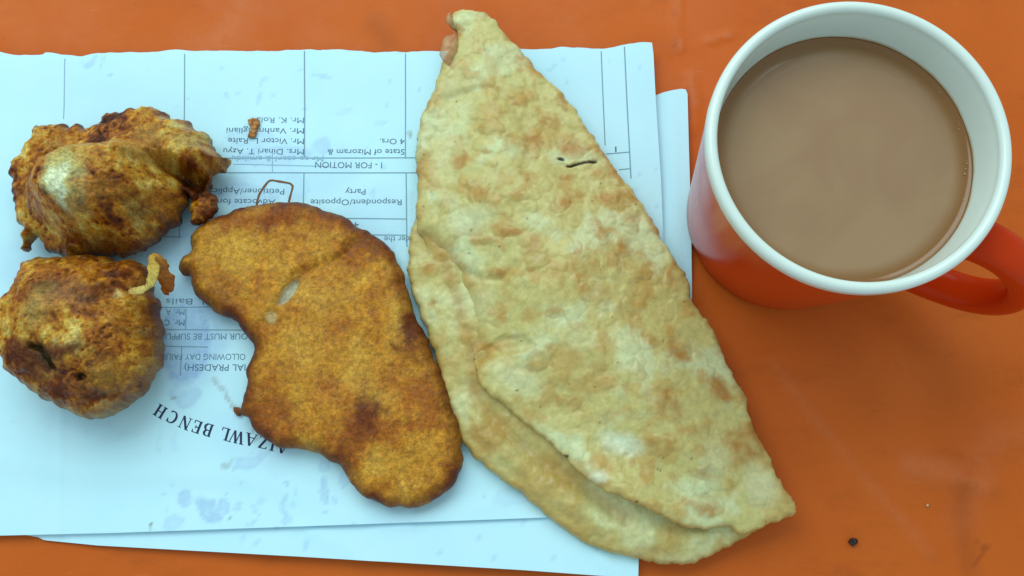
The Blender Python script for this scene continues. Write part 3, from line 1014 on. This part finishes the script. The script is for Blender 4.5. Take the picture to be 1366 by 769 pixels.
# ---- breaded patty
PT_PX = [(240, 356), (246, 344), (255, 335), (254, 312), (281, 296), (321, 280), (371, 270), (416, 274), (460, 291), (500, 316), (528, 344), (539, 366), (550, 405),
         (567, 450), (589, 500), (606, 545), (618, 584), (618, 618), (600, 651), (567, 674), (533, 678), (494, 666), (472, 647), (455, 624), (427, 610),
         (393, 601), (360, 590), (340, 573), (334, 557), (321, 549), (326, 523), (329, 495), (335, 470), (335, 453), (310, 428), (281, 411), (262, 392),
         (256, 368), (244, 366)]
PT_LOBE = [(225, 360), (245, 290), (370, 250), (440, 262), (490, 300), (474, 326), (462, 340), (440, 350), (415, 360), (398, 372), (384, 392), (371, 412), (356, 432), (338, 458), (280, 430)]


def pt_fn(x, y, d):
    zl = 0.009
    z = 0.0055 + 0.0052 * dome(d, 0.0065)
    z = z + 0.0014 * fbm(x, y, 0.035, 2, 3.0) * smooth(0, 0.006, d)
    lobe = poly_sd(x, y, PT_LOBE, zl)
    soft = smooth(-0.0010, 0.0034, lobe + fbm(x, y, 0.005, 3, 17.0) * 0.0010)
    z = z + 0.0016 * soft * smooth(0, 0.004, d) * (1 - 0.6 * smooth(0.004, 0.02, lobe))
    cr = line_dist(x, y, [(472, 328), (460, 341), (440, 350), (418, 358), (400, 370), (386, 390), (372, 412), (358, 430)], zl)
    z = z - 0.0003 * np.exp(-(cr / 0.0014) ** 2)
    slit = spot(x, y, 386, 391, zl, 8, 24, -0.6)
    z = z - 0.0022 * (1 - smooth(0.6, 1.1, slit))
    edge = smooth(0, 0.0015, d)
    w1 = worley(x, y, 0.0014, 3)
    w2 = worley(x + 0.01, y, 0.0026, 7)
    z = z + edge * (0.00022 * (0.6 - w1[0]) + 0.00022 * (0.6 - w2[0]) + 0.0003 * fbm(x, y, 0.005, 4, 6.0))
    zb = np.minimum(z - 0.0006, PAP + 0.0034 * (1 - dome(d, 0.005)))
    z = np.where(d <= 0, 0.0055 + 0.0006 * fbm(x, y, 0.008, 2, 4.0), z)
    n1 = fbm(x, y, 0.020, 5, 8.0, 0.6)
    c = np.tile(S(178, 122, 32), (len(x), 1))
    c = mixc(c, S(150, 86, 16), smooth(-0.1, 0.6, n1))
    c = mixc(c, S(192, 152, 62), smooth(0.05, 0.7, -n1) * 0.6)
    c = add_spots(c, x, y, zl, [
        (548, 330, 26, 22, 0, (124, 62, 14), .7), (552, 435, 22, 50, -.2, (84, 30, 8), .95), (545, 375, 34, 34, 0, (122, 58, 12), .75), (492, 555, 26, 38, .1, (92, 36, 8), .9), (462, 595, 24, 44, -.3, (118, 54, 10), .7),
        (376, 290, 40, 18, .1, (124, 58, 12), .85), (505, 335, 36, 18, -.5, (116, 56, 14), .8), (385, 490, 16, 12, 0, (134, 72, 18), .55), (355, 545, 40, 30, .4, (126, 62, 10), .75),
        (300, 390, 34, 26, -.5, (132, 70, 14), .65), (262, 360, 14, 24, 0, (150, 84, 24), .6), (420, 470, 60, 50, 0, (178, 128, 44), .5), (430, 395, 45, 28, .2, (176, 128, 48), .5),
        (315, 335, 62, 34, .1, (190, 146, 52), .6), (560, 620, 36, 30, 0, (176, 124, 36), .5), (445, 525, 40, 16, .3, (164, 98, 36), .4), (520, 500, 22, 40, -.3, (150, 92, 26), .4), (442, 320, 40, 16, -.1, (180, 134, 46), .5)], 0.004, 51.0)
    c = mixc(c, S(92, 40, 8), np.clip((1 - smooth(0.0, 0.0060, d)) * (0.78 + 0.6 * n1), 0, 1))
    c = mixc(c, S(118, 60, 12), np.exp(-(cr / 0.0016) ** 2) * 0.45 * smooth(-.4, .3, n1 + 0.1))  # shade line of the overlapping crease, painted as browner crust
    c = c * np.array([1.17, 1.15, 1.05])
    cav = smooth(0.35, 0.75, w1[0])
    c = c * (1 - 0.16 * cav + 0.26 * (w1[2] - 0.5))[:, None]
    c = c * (1 + 0.25 * fbm(x, y, 0.0018, 3, 62.0))[:, None]
    pk = worley(x + fbm(x, y, 0.004, 2, 18.0) * 0.0012, y, 0.0042, 11)
    pock = (1 - smooth(0.10, 0.30, pk[0])) * (pk[2] > 0.66)
    z = z - 0.00025 * pock * edge
    c = mixc(c, S(120, 64, 16), pock * 0.22)
    c = mixc(c, S(188, 186, 158), 1 - smooth(0.55, 1.05, slit))
    c = mixc(c, S(182, 164, 112), (1 - smooth(0.5, 1.1, spot(x, y, 364, 425, zl, 9, 9))) * 0.8)
    return z, zb, {'albedo': c}


CRUMB = food_mat('crumb_coating', 0.50, 0.0007, 0.22, 0.0003, 0.25, 0.0)
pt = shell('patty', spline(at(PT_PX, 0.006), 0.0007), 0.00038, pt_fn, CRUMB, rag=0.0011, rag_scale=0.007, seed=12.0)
tag(pt, 'flat kidney-shaped golden breaded patty with a small pale slit', 'patty')

# ---- folded fried bread
BU_PX = [(598, 26), (607, 13), (629, 10), (655, 20), (676, 44), (702, 73), (728, 104), (754, 127), (785, 169), (811, 208), (842, 250), (873, 296), (894, 333),
         (915, 364), (921, 385), (927, 404), (950, 432), (971, 484), (992, 520), (1007, 567), (1028, 609), (1044, 645), (1061, 682), (1028, 699), (989, 713),
         (966, 702), (940, 706), (914, 702), (888, 692), (852, 674), (821, 661), (800, 650), (774, 632), (753, 611), (732, 590), (696, 562), (670, 539), (642, 518),
         (634, 484), (624, 448), (608, 412), (596, 375), (580, 340), (562, 316), (555, 296), (556, 250), (554, 208), (561, 156), (577, 120), (592, 82), (603, 62), (610, 44)]
BL_PX = [(580, 115), (600, 62), (640, 40), (720, 120), (840, 270), (900, 370), (960, 500), (1010, 620), (1030, 680), (997, 716), (971, 729), (945, 744), (909, 755), (862, 749), (826, 741), (789, 728), (753, 707), (727, 687), (696, 660),
         (655, 629), (623, 598), (603, 557), (587, 505), (574, 458), (559, 417), (546, 375), (543, 350), (548, 312), (556, 275), (562, 200), (568, 150)]
LOWER_TOP = 0.0092


def bl_fn(x, y, d):
    z = 0.0042 + 0.0026 * dome(d, 0.0022) + 0.0020 * smooth(0, 0.012, d)
    z = z + 0.0007 * fbm(x, y, 0.014, 3, 3.3) * smooth(0, 0.004, d)
    # it curls up near the bottom corner and along the open lip
    lip = line_dist(x, y, [(640, 560), (700, 630), (780, 690), (870, 722), (940, 722)], 0.008)
    z = z + 0.0012 * np.exp(-(lip / 0.004) ** 2)
    cr = line_dist(x, y, [(628, 520), (680, 582), (740, 625), (775, 650), (830, 690)], 0.008)
    z = z - 0.0018 * np.exp(-(cr / 0.003) ** 2)
    w = worley(x, y, 0.0055, 2)
    bub = np.sqrt(np.clip(1 - (w[0] / 0.55) ** 2, 0, 1)) * (w[2] > 0.35)
    z = z + smooth(0, 0.002, d) * (0.0003 * bub + 0.0003 * fbm(x, y, 0.003, 3, 5.0))
    zb = np.minimum(z - 0.0006, PAP + 0.0022 * (1 - dome(d, 0.004)))
    z = np.where(d <= 0, 0.0042, z)
    n1 = fbm(x, y, 0.018, 4, 14.0)
    c = np.tile(S(196, 182, 114), (len(x), 1))
    c = mixc(c, S(188, 154, 80), smooth(0.0, 0.7, n1 + 0.3 * bub) * 0.7)
    c = mixc(c, S(208, 206, 150), smooth(0.0, 0.6, -n1))
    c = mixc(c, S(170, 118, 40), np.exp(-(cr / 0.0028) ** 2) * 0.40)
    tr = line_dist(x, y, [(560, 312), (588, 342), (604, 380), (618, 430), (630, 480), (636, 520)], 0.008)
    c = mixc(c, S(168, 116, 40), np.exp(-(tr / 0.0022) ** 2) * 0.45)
    c = mixc(c, S(178, 138, 62), (1 - smooth(0.0, 0.004, d)) * 0.55)
    c = add_spots(c, x, y, 0.008, [(575, 360, 12, 9, 0, (178, 126, 48), .7), (574, 405, 6, 6, 0, (170, 120, 50), .7), (640, 575, 22, 14, -.6, (176, 126, 48), .6), (600, 470, 9, 14, 0, (196, 190, 128), .6),
                                   (655, 600, 16, 12, .3, (180, 132, 56), .6), (760, 690, 26, 12, -.5, (194, 168, 96), .6), (870, 735, 40, 10, -.1, (184, 150, 76), .6), (960, 728, 20, 12, .4, (186, 146, 70), .6), (893, 750, 4, 2, 0, (40, 24, 12), .9)], 0.002, 71.0)
    c = c * (1 + 0.10 * fbm(x, y, 0.0022, 3, 72.0))[:, None] * np.array([0.98, 1.0, 0.98])
    return z, zb, {'albedo': c}


BR_SPOTS = [(597, 265, 18, 15), (637, 247, 15, 14), (686, 263, 15, 9), (748, 270, 14, 12), (707, 328, 15, 13), (718, 344, 16, 12), (683, 309, 11, 8), (800, 304, 14, 14), (834, 325, 14, 14),
            (774, 187, 30, 10), (733, 151, 15, 14), (707, 192, 18, 20), (652, 166, 22, 17), (821, 260, 26, 16), (840, 285, 18, 14), (904, 364, 16, 22), (663, 359, 11, 9), (785, 364, 20, 13), (700, 232, 12, 9),
            (672, 458, 20, 11), (789, 391, 20, 13), (836, 406, 18, 15), (805, 469, 22, 16), (904, 463, 24, 18), (888, 536, 24, 22), (997, 593, 20, 28), (965, 520, 14, 20), (940, 676, 20, 13), (883, 593, 20, 14), (690, 130, 10, 22),
            (745, 420, 14, 10), (860, 360, 14, 12), (770, 330, 10, 9), (640, 320, 18, 9), (720, 480, 20, 14), (760, 540, 18, 12), (850, 500, 14, 12), (930, 570, 16, 12), (820, 600, 16, 10), (940, 630, 20, 12), (660, 420, 12, 10), (610, 210, 16, 12), (760, 230, 12, 8), (870, 450, 12, 10)]


def bu_fn(x, y, d):
    zl = 0.018
    # one side is the fold (right), the other the open edge lying on the lower layer
    open_ = line_dist(x, y, [(556, 281), (569, 318), (600, 380), (634, 484), (642, 518), (696, 562), (774, 632), (852, 674), (914, 702), (1061, 682)], 0.012)
    opn = 1 - smooth(0.004, 0.016, open_)
    thick = 0.0028 + 0.0085 * smooth(0.0, 0.034, d)
    lift = np.exp(-spot(x, y, 840, 668, zl, 95, 40, -0.45) ** 2) * (1 - smooth(0.0, 0.018, d))
    z0 = 0.0098 - 0.0020 * (1 - opn) + 0.0055 * lift
    upper_left = smooth(at([(0, 520)], zl)[0, 1], at([(0, 400)], zl)[0, 1], y)
    z0 = z0 - 0.0016 * upper_left * opn
    z = z0 + thick * dome(d, 0.0028) ** 0.9
    z = z - 0.0004 * opn * smooth(0, 0.003, d)
    z = z + 0.0024 * fbm(x, y, 0.045, 2, 1.4) * smooth(0, 0.012, d)
    # troughs: along the folded seam and beneath the tear
    tr = line_dist(x, y, [(562, 312), (590, 336), (612, 380), (628, 430), (640, 470)], zl)
    z = z - 0.0028 * np.exp(-(tr / 0.0036) ** 2)
    t1 = line_dist(x, y, [(632, 476), (645, 460), (668, 448), (690, 452), (712, 456)], zl)
    tear = poly_sd(x, y, [(628, 474), (648, 456), (672, 444), (700, 446), (716, 460), (690, 470), (660, 474), (640, 482)], zl)
    z = z - 0.0014 * smooth(-0.0004, 0.0016, tear)
    f3 = line_dist(x, y, [(606, 352), (640, 366), (668, 368), (690, 352)], zl)
    z = z - 0.0008 * np.exp(-(f3 / 0.0014) ** 2)
    f4 = line_dist(x, y, [(600, 120), (640, 112), (680, 130), (705, 180), (700, 225)], zl)
    z = z - 0.0008 * np.exp(-(f4 / 0.0018) ** 2)
    f5 = line_dist(x, y, [(752, 600), (790, 640), (808, 650)], zl)
    z = z - 0.0010 * np.exp(-(f5 / 0.0016) ** 2)
    edge = smooth(0, 0.0025, d)
    wx, wy = fbm(x, y, 0.007, 4, 81.0) * 0.0026, fbm(x, y, 0.007, 4, 85.0) * 0.0026
    spots = np.zeros(len(x))
    ring = np.zeros(len(x))
    bh = np.zeros(len(x))
    for px, py, rx, ry in BR_SPOTS:
        r = spot(x + wx, y + wy, px, py, zl, rx, ry, 0.3 * math.sin(px))
        bh = np.maximum(bh, np.sqrt(np.clip(1 - r * r, 0, 1)) * (0.7 + 0.3 * math.sin(py)))
        spots = np.maximum(spots, (1 - smooth(0.2, 1.25, r)) * (0.72 + 0.28 * math.cos(px * 3.1)))
        ring = np.maximum(ring, np.exp(-((r - 0.95) / 0.13) ** 2) * smooth(-0.25, 0.3, fbm(x, y, 0.006, 2, px * 0.1)))
    w = worley(x + wx * .5, y + wy * .5, 0.0052, 4)
    bub = np.sqrt(np.clip(1 - (w[0] / 0.5) ** 2, 0, 1)) * (0.3 + 0.7 * w[2])
    w2 = worley(x + wx * .5, y + wy * .5, 0.0028, 9)
    bub2 = np.sqrt(np.clip(1 - (w2[0] / 0.5) ** 2, 0, 1)) * (w2[2] > 0.5)
    z = z + edge * (0.00045 * bh + 0.00042 * bub + 0.00016 * bub2 - 0.00022 * ring + 0.0004 * fbm(x, y, 0.010, 3, 33.0))
    # charred tears
    ch = line_dist(x + wx * .4, y + wy * .4, [(757, 214), (766, 213), (775, 211), (786, 209), (795, 208)], zl)
    ch2 = spot(x + wx * .3, y + wy * .3, 749, 207, zl, 5.5, 3)
    char = np.maximum(1 - smooth(0.00035, 0.0008, ch), 1 - smooth(0.6, 1.1, ch2))
    z = z - 0.0008 * char
    zb = np.minimum(z - 0.0007, np.maximum(LOWER_TOP - 0.0006, z0 - 0.0016 * dome(d, 0.004)))
    zb = np.where(lift > 0.15, np.minimum(z - 0.0007, z0 - 0.0004), zb)
    z = np.where(d <= 0, z0, z)
    n1 = fbm(x, y, 0.022, 4, 24.0)
    n2 = fbm(x, y, 0.007, 4, 26.0)
    c = np.tile(S(199, 187, 118), (len(x), 1))
    c = mixc(c, S(206, 211, 160), smooth(0.0, 0.6, -n1 + 0.3 * n2))
    c = mixc(c, S(190, 152, 78), smooth(0.0, 0.55, 0.45 * n1 + n2) * 0.60)
    c = mixc(c, S(174, 120, 46), np.clip(spots * (0.9 + 0.8 * n2), 0, 1) * 0.80)
    c = mixc(c, S(172, 122, 52), ring * spots * 0.5 + ring * 0.12)
    c = mixc(c, S(186, 142, 66), bub * w[2] * 0.50 * smooth(-.2, .5, n2 + n1))
    c = mixc(c, S(170, 140, 76), (1 - smooth(0.0, 0.10, np.abs(w[0] - 0.5))) * (w[2] > 0.45) * 0.22)
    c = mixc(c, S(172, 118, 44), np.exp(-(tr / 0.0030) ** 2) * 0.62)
    rim = (1 - smooth(0.0, 0.006, d)) * (1 - opn)
    c = mixc(c, S(174, 122, 46), rim * smooth(-0.3, 0.5, n2) * 0.75)
    c = mixc(c, S(196, 164, 92), (1 - smooth(0.0, 0.0022, d)) * opn * 0.6)
    c = add_spots(c, x, y, zl, [(610, 115, 40, 26, 0, (200, 196, 144), .5), (590, 190, 22, 60, 0, (208, 204, 150), .5), (625, 290, 40, 22, .2, (212, 214, 168), .7), (640, 400, 24, 30, 0, (204, 204, 150), .6),
                                (690, 505, 40, 22, -.4, (210, 214, 166), .7), (830, 592, 34, 16, -.2, (218, 228, 198), .85), (800, 636, 14, 10, 0, (226, 228, 200), .8), (1020, 650, 26, 34, .2, (212, 214, 168), .7),
                                (960, 610, 24, 30, 0, (206, 206, 158), .5), (660, 70, 22, 40, -.4, (196, 190, 134), .6), (770, 450, 30, 20, 0, (206, 206, 154), .5), (600, 72, 6, 16, .4, (176, 110, 60), .5), (655, 460, 24, 8, .1, (190, 138, 62), .7),
                                (755, 610, 4, 4, 0, (24, 18, 14), 1.0), (804, 238, 2, 2, 0, (60, 40, 20), .8), (690, 519, 1.8, 1.8, 0, (50, 36, 20), .8), (851, 669, 2.5, 1.5, 0, (40, 28, 16), .8), (880, 626, 1.6, 2.2, 0, (50, 36, 20), .8),
                                (801, 562, 1.6, 1.6, 0, (60, 44, 24), .7), (605, 182, 1.5, 1.5, 0, (70, 50, 24), .7), (812, 196, 1.5, 1.5, 0, (70, 50, 24), .7)], 0.0008, 91.0)
    c = mixc(c, S(40, 20, 12), char)
    fl = worley(x, y, 0.0075, 13)
    c = mixc(c, S(110, 84, 44), (1 - smooth(0.03, 0.055, fl[0])) * (fl[2] > 0.88) * 0.8)
    c = c * (1 + 0.09 * fbm(x, y, 0.0022, 3, 92.0))[:, None] * np.array([0.98, 1.0, 0.98])
    return z, zb, {'albedo': c}


BREAD = food_mat('fried_dough', 0.42, 0.0012, 0.06, 0.00016, 0.4, 0.12, 0.12)
br = empty('fried_bread')
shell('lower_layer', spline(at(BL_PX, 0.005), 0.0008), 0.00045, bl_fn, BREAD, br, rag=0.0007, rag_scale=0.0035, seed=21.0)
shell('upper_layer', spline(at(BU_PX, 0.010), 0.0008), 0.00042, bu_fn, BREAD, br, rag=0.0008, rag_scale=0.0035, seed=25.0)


# the thin see-through blister at the tip
def film_mat():
    m = Mat('thin_dough_film', 0.35, 0.5)
    m.colour(m.mix(m.ramp(m.noise(0.003, 3), .35, .65), S(204, 170, 120), S(190, 130, 84)))
    m.b.inputs['Alpha'].default_value = 0.5
    m.bump((m.noise(0.002, 3), 0.0004, 0.6))
    return m.m


def film_fn(x, y, d):
    z = 0.0105 + 0.0022 * dome(d, 0.003) + 0.0004 * fbm(x, y, 0.003, 2, 3.0)
    return np.where(d <= 0, 0.0105, z), np.full(len(x), 0.0102), None


FILM = film_mat()
shell('blister_film', spline(at([(606, 40), (602, 46), (594, 48), (588, 58), (586, 72), (593, 82), (600, 88), (606, 76), (612, 62)], 0.011), 0.0006), 0.0004, film_fn, FILM, br, rag=0.0003)
shell('blister_film', spline(at([(600, 16), (595, 21), (594, 28), (599, 33), (604, 32), (604, 22)], 0.011), 0.0005), 0.0004, film_fn, FILM, br, rag=0.0003)
rebase(br, (*at([(770, 420)], 0)[0], PAP))
tag(br, 'large pale golden blistered fried bread folded in half', 'bread')

# ------------------------------------------------------------------ the mug and the tea
MX, MY = 0.092739, 0.024666
HM = 0.080


def r_out(z):
    return np.interp(z, [0.0, 0.003, 0.077], [0.0310, 0.03265, 0.0408])


mug = empty('mug', (MX, MY, 0))


def glaze(name, c, rough, wear):
    m = Mat(name, rough, 0.5 if name.startswith('white') else 0.10)
    base = m.mix(m.ramp(m.noise(0.02, 4), 0.3, 0.7, 0, 0.25), c, np.asarray(c) * 0.85)
    if wear is not None:
        base = m.mix(m.ramp(m.noise(0.006, 5, 0.7), 0.66, 0.74, 0, 0.5), base, wear)
    m.colour(base)
    m.link(m.ramp(m.noise(0.012, 4), 0.3, 0.7, rough, rough + 0.06), m.b.inputs['Roughness'])
    m.bump((m.noise(0.01, 2), 0.0003, 0.12))
    return m


ORANGE = glaze('orange_glaze', S(202, 58, 12), 0.14, None).m
TEA_Z = 0.0652
wm = glaze('white_glaze', (0.71, 0.83, 0.78), 0.14, None)
# tea stain: a narrow uneven tide mark left on the wall just above the tea
sep = wm.n('ShaderNodeSeparateXYZ')
wm.link(wm.pos(), sep.inputs[0])
hgt = wm.math('ADD', sep.outputs['Z'], wm.ramp(wm.noise(0.010, 3, .5), 0.3, 0.7, -0.0003, 0.0003))
band = wm.ramp(hgt, TEA_Z + 0.0004, TEA_Z + 0.0022, 0.9, 0.0)
rad = wm.n('ShaderNodeVectorMath', operation='LENGTH')
cxy = wm.n('ShaderNodeCombineXYZ')
wm.link(sep.outputs['X'], cxy.inputs['X'])
wm.link(sep.outputs['Y'], cxy.inputs['Y'])
wm.link(cxy.outputs[0], rad.inputs[0])
old = wm.b.inputs['Base Color'].links[0].from_socket
wm.colour(wm.mix(band, old, S(170, 128, 52)))
WHITE = wm.m

zz = np.linspace(0.003, 0.0755, 24)
prof = [(0.0, 0.002), (0.026, 0.002), (0.0275, 0.0), (0.0300, 0.0), (0.0316, 0.0010)] + [(float(r_out(z)), z) for z in zz]
lathe('body', prof, ORANGE, mug)
LIP = 0.0034
rt = float(r_out(0.0755))
lipc = (r_out(0.077) - 0.0015, 0.0782)
prof = [(rt, 0.0755), (rt + 0.0002, 0.0760)]
for a in np.radians(np.linspace(-15, 195, 15)):
    prof.append((lipc[0] + 0.0016 * math.cos(a), lipc[1] + 0.0018 * math.sin(a)))
prof += [(float(r_out(z)) - 0.0032, z) for z in np.linspace(0.0765, 0.010, 20)] + [(0.027, 0.0055), (0.0, 0.005)]
lathe('white_lining', prof, WHITE, mug)

# handle: a loop in the upright plane through the axis
az = math.radians(-30.5)
ux = np.array([math.cos(az), math.sin(az), 0])
HP = [(0.0398, 0.0600), (0.0475, 0.0622), (0.0560, 0.0603), (0.0635, 0.0530), (0.0670, 0.0430), (0.0660, 0.0320), (0.0610, 0.0235), (0.0520, 0.0178), (0.0430, 0.0155), (0.0350, 0.0150)]
hp = spline(np.array(HP), 0.0012, False)
path = np.outer(hp[:, 0], ux) + np.outer(hp[:, 1], [0, 0, 1])
t = np.linspace(0, 1, len(path))
sweep('handle', path, 0.0041 + 0.0006 * (np.abs(t - 0.5) * 2) ** 3, ORANGE, mug, 24, np.cross(ux, [0, 0, 1]), 1.4, None, 2.8)
tag(mug, 'orange ceramic mug with white lining and a side handle, filled with milky tea', 'mug')


def build_tea():
    m = Mat('milky_tea', 0.12, 0.5)
    sw = m.noise(0.030, 3, 0.5, (1, 1, 1), 1.2)
    c = m.mix(m.ramp(sw, 0.35, 0.65), S(151, 117, 86), S(156, 124, 91))
    ln = m.n('ShaderNodeVectorMath', operation='LENGTH')
    m.link(m.pos(), ln.inputs[0])
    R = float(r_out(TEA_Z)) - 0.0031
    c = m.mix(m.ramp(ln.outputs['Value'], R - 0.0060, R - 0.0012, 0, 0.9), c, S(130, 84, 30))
    m.colour(c)
    m.bump((m.noise(0.012, 2), 0.0002, 0.15))
    m.b.inputs['Subsurface Weight'].default_value = 0.0
    pr = [(0.0, -0.030), (float(r_out(TEA_Z - 0.03)) - 0.0031, -0.030)]
    pr += [(R, 0.0009), (R - 0.0004, 0.00045), (R - 0.0010, 0.00015), (R - 0.002, 0.0)]
    pr += [(r, 0.00007 * math.sin(r * 2600) * math.exp(-(R - r) / 0.006)) for r in np.linspace(R - 0.003, 0.0, 40)]
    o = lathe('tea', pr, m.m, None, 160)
    o.location = (MX, MY, TEA_Z)
    tag(o, 'milky brown tea filling the orange mug', 'tea')
    rng = np.random.default_rng(5)
    bm = Mat('tea_froth', 0.12, 0.5)
    bm.colour(S(176, 150, 104))
    for k in range(9):
        a = math.radians(rng.normal(8, 16)) if k < 8 else rng.uniform(0, 6.28)
        rr = R - 0.0010 - abs(rng.normal(0, 0.0006))
        r0 = rng.uniform(0.00015, 0.00032)
        th = np.linspace(0, math.pi / 2, 5)
        b = lathe('bubble', [(r0 * math.cos(t_), r0 * 0.7 * math.sin(t_)) for t_ in th], bm.m, o, 10)
        b.location = (rr * math.cos(a), rr * math.sin(a), 0.0002)


build_tea()

# ------------------------------------------------------------------ crumbs
def crumb(name, px, zbase, h, cols, label, cat, seed, z_at=0.002):
    def fn(x, y, d):
        z = zbase + 0.35 * h + 0.65 * h * dome(d, 0.0012) * (1 + 0.4 * fbm(x, y, 0.0015, 2, seed))
        c = np.tile(S(*cols[0]), (len(x), 1))
        c = mixc(c, S(*cols[1]), smooth(-.3, .4, fbm(x, y, 0.0016, 3, seed + 3)))
        return np.where(d <= 0, zbase + 0.35 * h, z), np.full(len(x), zbase), {'albedo': c}
    o = shell(name, spline(at(px, z_at), 0.0003), 0.00022, fn, FRIT, None, rag=0.0003, rag_scale=0.0012, seed=seed)
    tag(o, label, cat)
    return o


crumb('crumb', [(331, 161), (343, 158), (347, 166), (344, 174), (341, 183), (331, 184), (334, 172)], 0.0018, 0.0014, [(150, 90, 40), (186, 130, 70)],
      'small brown crumb lying over the printed names on the paper', 'crumb', 3.0)
crumb('crumb', [(1131, 722), (1136, 718), (1143, 720), (1142, 726), (1135, 728)], 0.0, 0.0018, [(26, 22, 22), (60, 54, 52)],
      'tiny black crumb on the orange table below the mug', 'crumb', 5.0, 0.0)
crumb('crumb', [(1236, 673), (1238.6, 672.8), (1238.6, 675.6), (1236, 675.6)], 0.0, 0.0005, [(220, 200, 150), (200, 170, 120)],
      'tiny pale speck on the orange table at the lower right', 'crumb', 7.0, 0.0)
crumb('crumb', [(313, 543), (320, 545), (325, 552), (318, 556), (312, 550)], 0.0016, 0.0016, [(110, 60, 24), (140, 90, 40)],
      'brown crumb on the paper touching the ragged left edge of the patty', 'crumb', 11.0)
